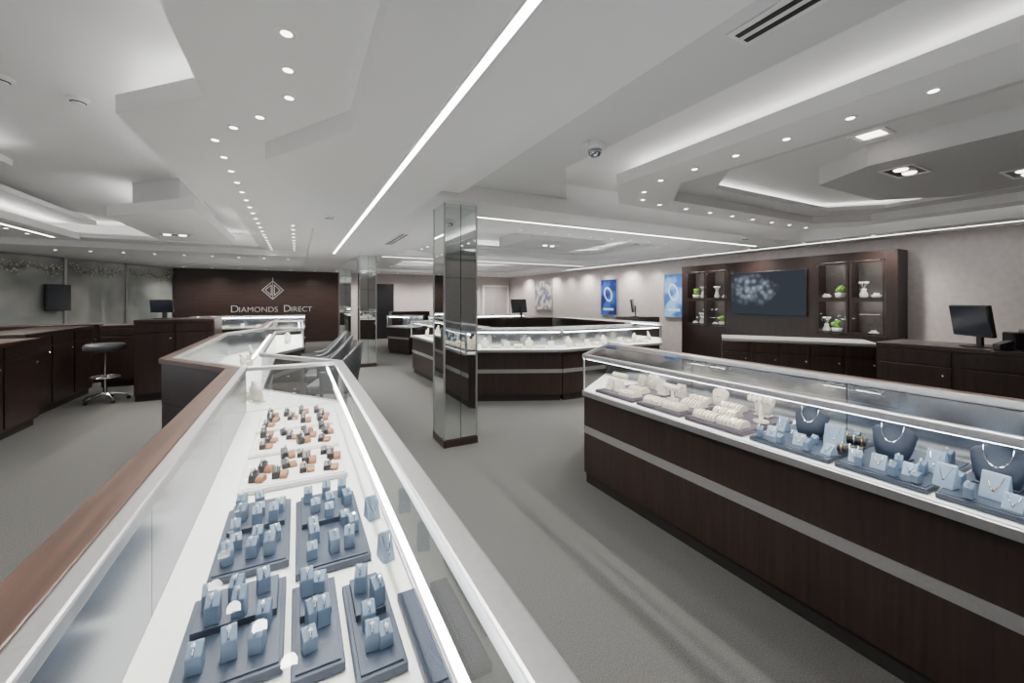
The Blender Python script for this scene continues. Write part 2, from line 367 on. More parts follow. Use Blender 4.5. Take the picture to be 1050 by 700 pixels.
# ---------------------------------------------------------------- showcases
def showcase(f0,f1,b1,b0,label,ends=(True,True),ledge=.08,rail=.04,barin=.07,strip=True,lit=True,deckz=.76,bw=.012):
    f0,f1,b1,b0=[Vector(p) for p in (f0,f1,b1,b0)]
    o=(f0+f1+b1+b0)/4; f0,f1,b1,b0=[p-o for p in (f0,f1,b1,b0)]
    r=root('glass_showcase',label,'display case',(o.x,o.y,0),group='glass jewelry showcases')
    D=((f0+f1)/2-(b0+b1)/2).length
    u=(f1-f0).normalized()
    def Q(m0,m1,ei=0.):
        t0=m0/D;t1=m1/D
        a=f0.lerp(b0,t0)+u*ei; b=f1.lerp(b1,t0)-u*ei; c=f1.lerp(b1,t1)-u*ei; d_=f0.lerp(b0,t1)+u*ei
        return [a,b,c,d_]
    MB().prism(Q(.05,D-.02,.004),.09,.735).done('cabinet_body',M_WOOD,r)
    MB().prism(Q(.075,D-.04,.02),0,.09).done('plinth',M_PLINTH,r)
    if strip: MB().prism(Q(.042,.052),.415,.47).done('metal_strip',M_STRIP,r)
    MB().prism(Q(.03,D-ledge-.0305,.004),.735,deckz).done('display_deck',M_DECK,r)
    MB().prism(Q(.03,D-.02,.002),.72,.735).done('deck_frame',M_PLINTH,r)
    zt=1.06
    q=Q(.012,.012)
    MB().face([(q[0].x,q[0].y,.765),(q[1].x,q[1].y,.765),(q[1].x,q[1].y,zt-.03),(q[0].x,q[0].y,zt-.03)]).done('front_glass',M_GLASS,r)
    MB().prism(Q(.0,.028),.725,.765).done('lower_rail',M_METAL,r,bevel=.004)
    gt=Q(rail*.5,D-ledge-.02)
    MB().face([(p.x,p.y,zt-.006) for p in gt]).done('top_glass',M_GLASS,r)
    mb=MB(); mb.prism(Q(0,rail),zt-.035,zt); mb.prism(Q(D-ledge-.04,D-ledge),zt-.035,zt)
    for e,(F,B,sg) in zip(ends,((f0,b0,1),(f1,b1,-1))):
        if e:
            A=F.lerp(B,rail/D); Bq=F.lerp(B,(D-ledge-.04)/D)
            mb.prism([A,A+u*sg*.025,Bq+u*sg*.025,Bq],zt-.03,zt-.001)
    mb.done('top_frame',M_METAL,r,bevel=.006)
    for e,(F,B,sg) in zip(ends,((f0,b0,1),(f1,b1,-1))):
        if e:
            A=F.lerp(B,.012/D)+u*sg*.008; Bq=F.lerp(B,(D-ledge)/D)+u*sg*.008
            MB().face([(A.x,A.y,deckz),(Bq.x,Bq.y,deckz),(Bq.x,Bq.y,zt-.03),(A.x,A.y,zt-.03)]).done('end_glass',M_GLASS,r)
            MB().prism([A,A+u*sg*.012,A.lerp(Bq,.03)+u*sg*.012,A.lerp(Bq,.03)],deckz,zt-.03).done('corner_post',M_METAL,r)
    n=max(1,round((f1-f0).length/.9))
    a0=f0.lerp(b0,(D-ledge-.03)/D); a1=f1.lerp(b1,(D-ledge-.03)/D); c0=f0.lerp(b0,(D-ledge-.015)/D); c1=f1.lerp(b1,(D-ledge-.015)/D)
    for i in range(n):
        t0=i/n+.0005; t1=(i+1)/n-.0005
        MB().prism([a0.lerp(a1,t0),a0.lerp(a1,t1),c0.lerp(c1,t1),c0.lerp(c1,t0)],.735,zt-.04).done('sliding_door',M_DOORMIR,r)
    if ledge>0.03:
        MB().prism(Q(D-ledge,D),zt-.04,zt-.002).done('wood_ledge',M_LEDGE,r,bevel=.004)
        MB().prism(Q(D-ledge,D-.02),.735,zt-.04).done('back_panel',M_WOOD,r)
    if lit: MB().prism(Q(barin,barin+bw,.03),zt-.05,zt-.036).done('light_bar',M_CASELED,r)
    return r
SL='dark espresso wood jewelry showcase with glass top and metal frame'
showcase((.29,-.7),(.29,3.15),(-.41,3.15),(-.41,-.7),'long glass-topped jewelry showcase with mahogany ledge and ring trays',rail=.055,barin=.10,bw=.008)
showcase((.29,3.16),(-.25,3.9),(-.92,3.9),(-.41,3.16),'angled corner glass showcase section with metal frame',ends=(False,False),rail=.03,lit=False)
showcase((-.25,3.91),(-.25,6.4),(-.92,6.4),(-.92,3.91),SL,ends=(False,False),rail=.03)
showcase((-.25,6.41),(.1,7.1),(-.55,7.4),(-.92,6.41),'angled corner glass showcase section with metal frame',ends=(False,False),rail=.03,lit=False)
showcase((.1,7.11),(.1,9.6),(-.55,9.6),(-.55,7.41),SL,rail=.03)
showcase((2.03,2.6),(2.03,-.9),(2.84,-.9),(2.84,3.2),'long dark wood showcase with silver strip and necklace busts',ends=(True,True))
showcase((2.05,8.3),(2.15,5.5),(2.8,5.75),(2.7,8.3),SL,ends=(True,False))
showcase((2.15,5.49),(3.45,4.85),(3.6,5.5),(2.8,5.74),'chamfered glass showcase of the centre island',ends=(False,False))
showcase((3.46,4.85),(5.5,4.85),(5.3,5.5),(3.61,5.5),SL,ends=(False,False))
showcase((5.51,4.85),(6.2,5.5),(5.6,5.85),(5.31,5.5),'chamfered glass showcase of the centre island',ends=(False,False))
showcase((6.2,5.51),(6.2,8.4),(5.6,8.4),(5.6,5.86),SL,ends=(False,True))
showcase((5.2,9.3),(2.9,9.3),(2.9,8.7),(5.2,8.7),SL)
showcase((2.2,11.6),(2.6,10.8),(3.2,11.2),(2.8,11.8),SL)
showcase((3.2,10.4),(6.0,10.4),(6.0,11),(3.2,11),SL)
showcase((-2.4,12.6),(.2,12.6),(.2,13.2),(-2.4,13.2),SL)

# ---------------------------------------------------------------- wood cabinets
def cabinet(f0,f1,b1,b0,h,nd,label,top=M_LEDGE,name='sales_cabinet'):
    f0,f1,b1,b0=[Vector(p) for p in (f0,f1,b1,b0)]
    o=(f0+f1+b1+b0)/4; f0,f1,b1,b0=[p-o for p in (f0,f1,b1,b0)]
    r=root(name,label,'cabinet',(o.x,o.y,0))
    nrm=((f0+f1)-(b0+b1)).normalized()
    MB().prism([f0,f1,b1,b0],.09,h-.04).done('cabinet_body',M_WOOD,r)
    k=nrm*-.04; MB().prism([f0+k,f1+k,b1,b0],0,.09).done('plinth',M_PLINTH,r)
    g=nrm*.02; MB().prism([f0+g,f1+g,b1,b0],h-.04,h).done('countertop',top,r,bevel=.004)
    for i in range(nd):
        a=f0.lerp(f1,i/nd+.012/1); b=f0.lerp(f1,(i+1)/nd-.012)
        dd=MB().prism([a,b,b+nrm*.015,a+nrm*.015],.12,h-.2).done('door',M_WOOD,r,bevel=.003)
        kn=b.lerp(a,.1)+nrm*.02
        MB().ball((kn.x,kn.y,h-.28),.012,sub=2).done('knob',M_CHROME,dd)
        MB().prism([a,b,b+nrm*.015,a+nrm*.015],h-.185,h-.055).done('drawer',M_WOOD,r,bevel=.003)
    return r
cabinet((-2.75,5.6),(-2.75,6.95),(-3.35,6.95),(-3.35,5.6),1.04,2,'dark espresso wood sales counter cabinet with mahogany top')
cabinet((-2.92,7.05),(-2.92,8.9),(-3.5,8.9),(-3.5,7.05),1.08,3,'dark espresso wood counter cabinet with locking doors',top=M_WOODX)
cabinet((-5.2,9.2),(-3.1,9.9),(-3.3,10.5),(-5.4,9.8),1.06,3,'dark wood counter cabinet beside the glazed partition',top=M_WOODX)
cabinet((-2.95,9.3),(-1.7,9.3),(-1.7,9.85),(-2.95,9.85),1.06,2,'dark wood counter cabinet behind the drafting stool',top=M_WOODX)
cabinet((-2.1,7.75),(-1.15,7.75),(-1.15,8.5),(-2.1,8.5),1.2,2,'tall dark wood reception counter',top=M_WOODX,name='reception_counter')
cabinet((5.5,3.75),(6.5,2.3),(7.0,2.65),(6.0,4.1),.94,5,'low dark wood credenza with paneled doors and pale top',top=M_STRIP)
cabinet((5.45,1.95),(5.45,-.4),(6.1,-.4),(6.1,1.95),1.05,4,'dark wood workstation counter with computer',top=M_WOODX,name='workstation_counter')
cabinet((3.9,7.6),(5.1,7.6),(5.1,8.1),(3.9,8.1),1.1,2,'dark wood service desk inside the showcase island',top=M_WOODX,name='service_desk')
cabinet((6.6,7.2),(7.4,6.6),(7.7,7.0),(6.9,7.6),1.1,2,'dark wood service desk by the side wall',top=M_WOODX,name='service_desk')
cabinet((2.6,12.8),(3.8,12.8),(3.8,13.3),(2.6,13.3),1.12,2,'dark wood desk near the rear hallway',top=M_WOODX,name='service_desk')

# ---------------------------------------------------------------- monitors
def monitor(x,y,z,rz,w=.5,h=.31,label='black flat computer monitor on a stand'):
    r=root('computer_monitor',label,'monitor',(x,y,z),rz,group='computer monitors')
    T=Matrix.Rotation(math.radians(-8),4,'X')@Matrix.Translation((0,0,.1))
    MB().box(-w/2,w/2,-.02,.015,0,h,T).done('monitor_housing',M_BLACK,r,bevel=.008)
    MB().box(-w/2+.015,w/2-.015,.0155,.018,.02,h-.015,T).done('screen',M_SCREEN,r)
    MB().box(-.03,.03,-.045,-.02,.01,.26).done('stand_neck',M_BLACK,r,bevel=.004)
    MB().lathe([(0,0),(.11,0),(.11,.008),(.03,.016),(0,.016)],24).done('stand_base',M_BLACK,r)
monitor(5.72,1.30,1.05,math.radians(46),.46,.3)
monitor(4.4,7.85,1.1,math.radians(20)); monitor(7.0,7.0,1.1,math.radians(40))
monitor(-1.85,8.1,1.2,math.radians(160),.32,.2)
ct=root('card_terminal','black payment card terminal on the workstation','card terminal',(5.56,1.10,1.05),.8)
MB().extr([(-.05,0),(.05,0),(.05,.05),(-.05,.09)],-.04,.04).done('housing',M_BLACK,ct,bevel=.006)
MB().box(-.028,.028,-.052,-.048,.03,.065).done('screen',M_PALE,ct)
ct=root('receipt_printer','black receipt printer on the workstation counter','printer',(5.85,1.06,1.05),.8)
MB().box(-.07,.07,-.08,.08,0,.15).done('housing',M_BLACK,ct,bevel=.012)
MB().box(-.03,.03,-.02,-.015,.15,.18).done('paper',M_WHITEP,ct)

# ---------------------------------------------------------------- media wall
mw=root('media_wall_unit','tall dark wood wall unit with glass-door niches and central television panel','wall unit',(8.2,4.68,0))
ox,oy=8.2,4.68
def mbx(mb,x0,x1,y0,y1,z0,z1): return mb.box(x0-ox,x1-ox,y0-oy,y1-oy,z0,z1)
X0,X1=8.03,8.39
NY=((2.76,3.70),(5.38,6.36))
M_NBACK=mat('niche_back',(.085,.07,.065),.5,var=.15,scale=20)
b=MB()
for (y0,y1) in ((2.62,2.76),(3.70,5.38),(6.36,6.5)): mbx(b,X0,X1,y0,y1,0,2.27)
for (y0,y1) in NY:
    mbx(b,X0,X1,y0,y1,0,.92); mbx(b,X0,X1,y0,y1,2.13,2.27); mbx(b,X1-.03,X1,y0,y1,.92,2.13)
b.done('cabinet_body',M_WOOD,mw)
for (y0,y1) in NY:
    ym=(y0+y1)/2; zm=1.5
    mbx(MB(),X1-.05,X1-.031,y0+.002,y1-.002,.925,2.125).done('back_panel',M_NBACK,mw)
    mbx(MB(),X0+.02,X1-.05,ym-.015,ym+.015,.92,2.13).done('divider',M_WOOD,mw)
    for (a,c) in ((y0,ym),(ym,y1)):
        mbx(MB(),X0+.03,X1-.05,a+.016,c-.016,zm-.015,zm+.015).done('shelf',M_WOOD,mw)
        for (z0,z1) in ((.93,zm),(zm,2.12)):
            fr=MB(); t=.035
            mbx(fr,X0-.015,X0+.005,a+.01,c-.01,z0+.005,z0+t); mbx(fr,X0-.015,X0+.005,a+.01,c-.01,z1-t,z1-.005)
            mbx(fr,X0-.015,X0+.005,a+.01,a+t,z0+t,z1-t); mbx(fr,X0-.015,X0+.005,c-t,c-.01,z0+t,z1-t)
            dd=fr.done('door',M_WOOD,mw)
            MB().face([(X0-.005-ox,a+t-oy,z0+t),(X0-.005-ox,c-t-oy,z0+t),(X0-.005-ox,c-t-oy,z1-t),(X0-.005-ox,a+t-oy,z1-t)]).done('pane',M_GLASSD,dd)
            MB().box(X0+.03-ox,X0+.055-ox,a+.08-oy,c-.08-oy,z1-.03,z1-.018).done('niche_light',M_NICHE,mw)
def tvmat():
    m=bpy.data.materials.new('tv_picture'); m.use_nodes=True; nt=m.node_tree; nt.nodes.clear()
    o=nt.nodes.new('ShaderNodeOutputMaterial'); e=nt.nodes.new('ShaderNodeEmission'); tc=nt.nodes.new('ShaderNodeTexCoord')
    v=nt.nodes.new('ShaderNodeTexVoronoi'); v.inputs['Scale'].default_value=11; v.feature='SMOOTH_F1'
    n=nt.nodes.new('ShaderNodeTexNoise'); n.inputs['Scale'].default_value=5; n.inputs['Detail'].default_value=5
    r=nt.nodes.new('ShaderNodeValToRGB'); r.color_ramp.elements[0].color=(.42,.48,.55,1); r.color_ramp.elements[1].color=(.07,.085,.115,1); r.color_ramp.elements[0].position=.05; r.color_ramp.elements[1].position=.6
    g=nt.nodes.new('ShaderNodeTexGradient'); g.gradient_type='SPHERICAL'
    mp=nt.nodes.new('ShaderNodeMapping'); mp.inputs['Location'].default_value=(0,-.35,-.2); mp.inputs['Scale'].default_value=(0,1.3,2.2)
    nt.links.new(tc.outputs['Object'],v.inputs['Vector']); nt.links.new(tc.outputs['Object'],n.inputs['Vector']); nt.links.new(tc.outputs['Object'],mp.inputs['Vector']); nt.links.new(mp.outputs[0],g.inputs[0])
    m0=nt.nodes.new('ShaderNodeMath'); m0.operation='MULTIPLY'; nt.links.new(g.outputs['Fac'],m0.inputs[0]); nt.links.new(n.outputs['Fac'],m0.inputs[1])
    mr=nt.nodes.new('ShaderNodeMapRange'); mr.inputs[1].default_value=.14; mr.inputs[2].default_value=.36; nt.links.new(m0.outputs[0],mr.inputs[0])
    mx=nt.nodes.new('ShaderNodeMixRGB'); mx.inputs[1].default_value=(.04,.048,.062,1)
    nt.links.new(v.outputs['Distance'],r.inputs[0]); nt.links.new(r.outputs[0],mx.inputs[2]); nt.links.new(mr.outputs[0],mx.inputs[0])
    nt.links.new(mx.outputs[0],e.inputs[0]); e.inputs[1].default_value=1.; nt.links.new(e.outputs[0],o.inputs[0]); return m
tv=root('television','large wall-mounted flat television showing blue-white jewelry on dark','television',(8.03,4.54,1.62))
MB().box(-.05,-.005,-.71,.71,-.43,.43).done('tv_frame',M_BLACK,tv,bevel=.006)
MB().box(-.053,-.0505,-.69,.69,-.405,.41).done('screen',tvmat(),tv)
def potted(x,y,z,s=1.,kind='plant'):
    if kind=='plant':
        r=root('potted_plant','small bright green plant in a white pot','plant',(x,y,z),group='plants in the wall unit niches')
        MB().lathe([(0,0),(.05*s,0),(.065*s,.08*s),(.055*s,.08*s),(.05*s,.07*s)],18).done('pot',M_WHITEC,r,smooth=True)
        mb=MB()
        for i in range(14):
            a=random.random()*6.28; q=random.random()*.05*s
            mb.ball((q*math.cos(a),q*math.sin(a),.11*s+random.random()*.06*s),.03*s,sub=1,jit=.2)
        mb.done('foliage',M_GREEN,r)
    elif kind=='bowl':
        r=root('ceramic_bowl','white ceramic bowl with pale coral','bowl',(x,y,z),group='bowls in the wall unit niches')
        MB().lathe([(0,0),(.03*s,0),(.07*s,.05*s),(.065*s,.052*s),(.03*s,.012*s)],20).done('bowl_body',M_WHITEC,r,smooth=True)
        mb=MB()
        for i in range(7):
            a=i*.9; mb.ball((.025*s*math.cos(a),.025*s*math.sin(a),.055*s+.01*(i%2)),.022*s,sub=1,jit=.3)
        mb.done('coral',M_WHITEP,r)
    else:
        r=root('decorative_vase','white ceramic vase with pale blooms','vase',(x,y,z),group='vases in the wall unit niches')
        MB().lathe([(0,0),(.04*s,0),(.06*s,.06*s),(.03*s,.13*s),(.04*s,.16*s),(.03*s,.155*s)],18).done('vase_body',M_WHITEC,r,smooth=True)
        mb=MB()
        for i in range(8):
            a=i*.8; mb.tube([(0,0,.14*s),(.05*s*math.cos(a),.05*s*math.sin(a),.26*s)],.003); mb.ball((.05*s*math.cos(a),.05*s*math.sin(a),.26*s),.02*s,sub=1,jit=.2)
        mb.done('blooms',M_WHITEP,r)
for (y,z,k) in ((2.95,.922,'bowl'),(3.45,.922,'plant'),(2.92,1.517,'bowl'),(3.08,1.517,'vase'),(3.40,1.517,'plant'),(3.6,1.517,'bowl'),(3.6,.922,'vase'),(5.55,.922,'plant'),(5.72,.922,'bowl'),(6.05,.922,'vase'),(6.22,.922,'bowl'),(5.5,1.517,'bowl'),(5.68,1.517,'vase'),(6.02,1.517,'vase'),(6.2,1.517,'plant')):
    potted(8.15,y,z,1.2 if k=='plant' else 1.0,k)

# ---------------------------------------------------------------- posters
def postermat(name,c0,c1,sc,p0=.42,p1=.56,es=.4,det=3):
    m,nt,b=newmat(name); tc=nt.nodes.new('ShaderNodeTexCoord'); n=nt.nodes.new('ShaderNodeTexNoise'); n.inputs['Scale'].default_value=sc; n.inputs['Detail'].default_value=det
    r=nt.nodes.new('ShaderNodeValToRGB'); r.color_ramp.elements[0].position=p0; r.color_ramp.elements[1].position=p1
    r.color_ramp.elements[0].color=(*c0,1); r.color_ramp.elements[1].color=(*c1,1)
    nt.links.new(tc.outputs['Object'],n.inputs['Vector']); nt.links.new(n.outputs['Fac'],r.inputs[0]); nt.links.new(r.outputs[0],b.inputs['Base Color'])
    nt.links.new(r.outputs[0],b.inputs['Emission Color']); b.inputs['Emission Strength'].default_value=es; return m
def poster(y,z,w,h,m,label,x=8.38,band=None):
    r=root('wall_poster',label,'poster',(x,y,z),group='lit wall posters')
    MB().box(-.03,0.015,-w/2,w/2,-h/2,h/2).done('poster_frame',M_METAL,r)
    MB().box(-.034,-.0305,-w/2+.02,w/2-.02,-h/2+.02,h/2-.02).done('poster_print',m,r)
    if band:
        mb=MB()
        for i in range(18):
            t0=2*math.pi*i/18; t1=2*math.pi*(i+1)/18
            f=lambda t,k:(-.036,w*(.02+k*.26*math.cos(t)),h*(.08+k*.2*math.sin(t)+.05*math.cos(t)))
            mb.face([f(t0,1),f(t1,1),f(t1,.72),f(t0,.72)])
        mb.box(-.037,-.0355,-w*.32,w*.32,-h*.36,-h*.30).done('poster_artwork',band,r)
MP=mat('poster_white',(.6,.68,.8),.5,var=.1,scale=5,emit=(.7,.8,.9),es=.3)
poster(9.4,1.57,.72,1.1,postermat('blue_print',(.008,.02,.13),(.03,.10,.42),2.5),'framed lit poster with deep blue and white artwork',band=MP)
poster(7.0,1.6,.6,1.1,postermat('sky_print',(.04,.14,.45),(.25,.48,.8),2.5),'framed lit poster in pale and bright blue',band=MP)
poster(13.1,1.63,1.2,1.05,postermat('mixed_print',(.12,.15,.24),(.55,.48,.42),5),'wide framed print with pastel colours')

# ---------------------------------------------------------------- wall sign
sg=root('wall_sign','silver lettering and diamond emblem on the dark wood wall','sign',(-.74,15.88,1.2))
def textmesh(s,size):
    cu=bpy.data.curves.new('t','FONT'); cu.body=s; cu.size=size; cu.extrude=.008; cu.offset=-.005*size/.3
    cu.align_x='LEFT'; o=bpy.data.objects.new('t',cu); link(o); C.view_layer.update()
    dg=C.evaluated_depsgraph_get(); me=bpy.data.meshes.new_from_object(o.evaluated_get(dg)); w=o.dimensions.x; bpy.data.objects.remove(o); return me,w
M_SIGN=mat('brushed_sign_glow',(.54,.55,.56),.4,.2,var=.03,emit=(.78,.8,.82),es=.08)  # faint glow put into the metal colour; the letters are no lamp
xx=0; bits=[]
for s,sz in (('D',.36),('IAMONDS',.27),(None,.16),('D',.36),('IRECT',.27)):
    if s is None: xx+=sz; continue
    me,w=textmesh(s,sz); me.materials.append(M_SIGN); bits.append((me,xx)); xx+=w+.035
for me,x in bits:
    o=bpy.data.objects.new('sign_lettering',me); link(o); o.parent=sg; o.rotation_euler=(math.pi/2,0,0); k=2.4/xx
    o.location=((x-xx/2)*k,0,-.12); o.scale=(k,k,1)
mb=MB()
def bar(a,b,t=.013):
    a=Vector((a[0],0,a[1]));b=Vector((b[0],0,b[1])); dv=(b-a); L_=dv.length; ang=math.atan2(dv.z,dv.x)
    M=Matrix.Translation((a+b)/2)@Matrix.Rotation(-ang,4,'Y'); mb.box(-L_/2,L_/2,-.012,.012,-t/2,t/2,M)
R=.31; cz=.62
bar((-R,cz),(0,cz+R)); bar((-R,cz),(0,cz-R)); bar((R,cz),(0,cz+R)); bar((R,cz),(0,cz-R))
r2=.22
for s_ in (-1,1):
    bar((s_*.045,cz+r2-.045),(s_*r2,cz)); bar((s_*r2,cz),(s_*.045,cz-r2+.045)); bar((s_*.045,cz+r2-.045),(s_*.045,cz-r2+.045))
bar((0,cz+R),(0,cz+R+.11)); bar((0,cz+R),(0,cz-R),.008)
mb.done('sign_emblem',M_SIGN,sg)

# ---------------------------------------------------------------- seating
def chair(x,y,rz):
    r=root('upholstered_chair','charcoal upholstered tub chair with curved back','chair',(x,y,0),rz,group='charcoal chairs at the showcase')
    MB().box(-.22,.22,-.22,.20,.52,.62).done('seat',M_BLACKL,r,bevel=.03)
    mb=MB(); n=14; bm=mb.bm; rows=[]
    for i in range(n+1):
        t=math.radians(-20+220*i/n); c,s_=math.cos(t),math.sin(t)
        hi=.76+.29*max(0,math.sin(t))**1.2
        lean=.06*max(0,s_)
        rows.append([bm.verts.new(p) for p in ((.21*c,.21*s_,.56),(.25*c,.25*s_,.56),(.26*c,.26*s_+lean,hi),(.22*c,.22*s_+lean,hi))])
    for a,b_ in zip(rows,rows[1:]):
        for j in range(4): bm.faces.new([a[j],a[(j+1)%4],b_[(j+1)%4],b_[j]])
    bm.faces.new(rows[0]); bm.faces.new(rows[-1][::-1])
    mb.done('backrest',M_BLACKL,r,bevel=.012,smooth=True)
    for sx in (-1,1):
        for sy in (-1,1): MB().cyl((sx*.16,sy*.15,.53),(sx*.2,sy*.19,0),.018,.013).done('leg',M_WOOD,r)
for (x,y,rz) in ((.34,4.75,-1.85),(.31,5.45,-1.7),(.30,6.15,-1.6)): chair(x,y,rz)
st=root('swivel_stool','black round-seat drafting stool with chrome base and casters','stool',(-2.5,8.05,0),.3)
MB().lathe([(0,.74),(.2,.74),(.23,.76),(.235,.82),(.21,.85),(0,.86)],28).done('seat',M_BLACKL,st,smooth=True)
MB().cyl((0,0,.1),(0,0,.74),.025,.02).done('post',M_CHROME,st)
MB().torus(.17,.011,Matrix.Translation((0,0,.36)),28).cyl((-.17,0,.36),(.17,0,.36),.008).cyl((0,-.17,.36),(0,.17,.36),.008).done('foot_ring',M_CHROME,st,smooth=True)
mb=MB()
for i in range(5):
    a=i*2*math.pi/5; mb.cyl((0,0,.12),(.25*math.cos(a),.25*math.sin(a),.065),.02,.013)
mb.done('star_base',M_CHROME,st)
for i in range(5):
    a=i*2*math.pi/5; x,y=.25*math.cos(a),.25*math.sin(a)
    MB().cyl((x-.015*math.sin(a),y+.015*math.cos(a),.027),(x+.015*math.sin(a),y-.015*math.cos(a),.027),.027).done('caster',M_BLACK,st)

# ---------------------------------------------------------------- jewelry in cases
def tray(x0,x1,y0,y1,m,label,z=.762,h=.02,lip=.008,grp='jewelry trays',step=False,rz=0):
    r=root('display_tray',label,'jewelry tray',((x0+x1)/2,(y0+y1)/2,z),rz,group=grp)
    a=(x1-x0)/2;b=(y1-y0)/2
    MB().box(-a,a,-b,b,0,h).done('tray_base',m,r,bevel=.003)
    if lip: MB().box(-a+lip,a-lip,-b+lip,b-lip,h,h+.004).done('tray_pad',m,r,bevel=.001)
    if step: MB().box(-a+lip*2,a-lip*2,0,b-lip*2,h+.004,h+.020).done('tray_step',m,r,bevel=.002)
    return r
def ringstand_template(m,loc,label,group,h=.046,copper=False):
    r=root('ring_stand',label,'ring display',loc,group=group)
    if copper:
        MB().extr([(-.016,0),(.014,0),(.014,.03),(.006,.034),(-.013,.02)],-.013,.008).done('stand_block',m,r,bevel=.002)
        MB().extr([(-.02,0),(-.02,.01),(-.012,.018),(.004,.021),(.014,.016),(.014,0)],.009,.032).done('cushion',M_COPPER,r,bevel=.003)
        h=.034
    else:
        MB().extr([(-.014,0),(.014,0),(.014,h),(.006,h+.002),(-.014,h*.72)],-.013,.013).done('stand_block',m,r,bevel=.002)
    T=Matrix.Translation((0,-.004,h*.92))@Matrix.Rotation(math.radians(40),4,'X')
    MB().torus(.011,.0019,T@Matrix.Rotation(math.pi/2,4,'Y'),20,6).done('ring',M_SILVER,r,smooth=True)
    MB().ball((0,-.011,h*.92+.0105),.005,sub=1).done('gemstone',M_GEM,r)
    return r
zt=.786
navy='navy leatherette jewelry tray on the white deck'
def stands(x0,x1,y0,y1,nx,ny,m,copper=False,tm=None,z=zt,grp='slate ring stands',lab='slate blue ring stand holding a silver diamond ring',jit=.006,ystep=None,skip=.0,sc=1.,rj=.2):
    for j in range(ny):
        for i in range(nx):
            if tm is not None and random.random()<skip: continue
            off=.25 if j%2 else -.1
            x=x0+(x1-x0)*(i+.5+off*.6)/nx+random.uniform(-jit,jit); y=y0+(y1-y0)*(j+.5)/ny+random.uniform(-jit,jit)
            x=max(x0+.012,min(x1-.012,x))
            zz=z+(.016 if ystep is not None and y>ystep+.014 else 0)
            if ystep is not None and abs(y-ystep)<.017: y=ystep+.02 if y>ystep else ystep-.02; zz=z+(.016 if y>ystep else 0)
            rz=random.uniform(-rj,rj)
            if tm is None: tm=ringstand_template(m,(x,y,zz),lab,grp,copper=copper); tm.rotation_euler=(0,0,rz); tm.scale=(sc,)*3
            else: dup(tm,(x,y,zz),rz,scale=(sc,sc,sc*random.choice((.8,1,1.15))))
    return tm
specs=[(-.215,-.025,.91,1.20),(-.012,.085,.86,1.14),(.098,.195,.80,1.09),(-.205,-.02,1.27,1.66),(-.005,.185,1.19,1.62)]
tmpl=None; cnt=[(3,3),(2,3),(2,3),(3,5),(3,5)]
for s_,(nx,ny) in zip(specs,cnt):
    tray(*s_,M_NAVY,navy,grp='navy ring trays',step=True)
    tmpl=stands(s_[0]+.02,s_[1]-.02,s_[2]+.02,s_[3]-.025,nx,ny,M_SLATE,tm=tmpl,ystep=(s_[2]+s_[3])/2,skip=.1,sc=1.05,rj=.3)
def wedge(x,y,z,rz,w=.06,h=.08,m=M_PALE,label='pale blue slanted necklace pad',grp='pale blue pads',neck=True,gold=False):
    r=root('jewelry_pad',label,'jewelry display',(x,y,z),rz,group=grp)
    MB().extr([(-.02,0),(.035,0),(.02,h),(.012,h)],-w/2,w/2).done('pad_body',m,r,bevel=.002)
    if neck:
        g=M_GOLD if gold else M_SILVER
        pts=[]
        for i in range(9):
            t=i/8; xx_=(t-.5)*w*.6; zz=h*.9-(1-(2*t-1)**2)*h*.5
            pts.append((xx_,-.02+.032*zz/h-.002,zz))
        MB().tube(pts,.0013,6).ball(tuple(Vector(pts[4])+Vector((0,-.002,-.004))),.005,sub=1).done('necklace',g,r)
    return r
wedge(.225,1.42,.762,.2,.04,.07); wedge(.225,1.18,.762,.2,.035,.07)
cm=None
for (y0,y1) in ((1.80,2.14),(2.18,2.52),(2.56,2.90)):
    tray(-.2,.185,y0,y1,M_WHITEP,'wide white leatherette ring tray with amber and black stands',grp='white ring trays')
    cm=stands(-.185,.16,y0+.02,y1-.02,4,3,M_BLACK,copper=True,tm=cm,grp='black and amber ring stands',lab='black ring stand with amber-brown cushion',jit=.012,skip=.1,sc=1.25,rj=.4)
tray(.215,.26,.72,1.0,M_NAVY,'narrow navy tray along the front glass',grp='navy ring trays')

F=-math.pi/2
def bust(x,y,z,m=M_BUST,s=1.,label='dark navy necklace bust with a silver pendant necklace',grp='necklace busts',rz=F,met=None):
    r=root('necklace_bust',label,'jewelry display',(x,y,z),rz,group=grp)
    bm=MB(); rows=[]
    prof=[(0,.052,.03),(.03,.062,.032),(.07,.07,.03),(.095,.074,.026),(.112,.06,.022),(.122,.034,.018),(.14,.026,.016),(.165,.024,.015)]
    n=20
    for (zz,rx,ry) in prof:
        rows.append([bm.bm.verts.new((rx*s*math.cos(2*math.pi*i/n),(ry*math.sin(2*math.pi*i/n)+zz*.25)*s,zz*s+.008)) for i in range(n)])
    for a,b_ in zip(rows,rows[1:]):
        for i in range(n): bm.bm.faces.new([a[i],a[(i+1)%n],b_[(i+1)%n],b_[i]])
    bm.bm.faces.new(rows[0][::-1]); bm.bm.faces.new(rows[-1])
    bm.done('bust_form',m,r,smooth=True)
    MB().box(-.055*s,.055*s,-.03*s,.045*s,0,.008).done('bust_base',m,r,bevel=.002)
    pts=[]
    for i in range(13):
        t=i/12; ang=math.pi*t; xx_=math.cos(ang)*.036; zz=.128-.065*math.sin(ang)
        ry=.031 if zz<.1 else .025
        pts.append((xx_*s,(-ry*math.sqrt(max(.05,1-(xx_/.07)**2))+zz*.25)*s-.002,(zz)*s+.008))
    MB().tube(pts,.0012,6).ball(pts[6],.006,sub=1).done('necklace',met or M_SILVER,r)
    return r
z=.762
for (a,b_) in ((.92,1.28),(.60,.90),(.28,.58),(-.05,.26)): tray(2.1,2.6,a,b_,M_NAVY,'wide navy jewelry tray under a bust',z,grp='navy showcase trays')
z2=.787
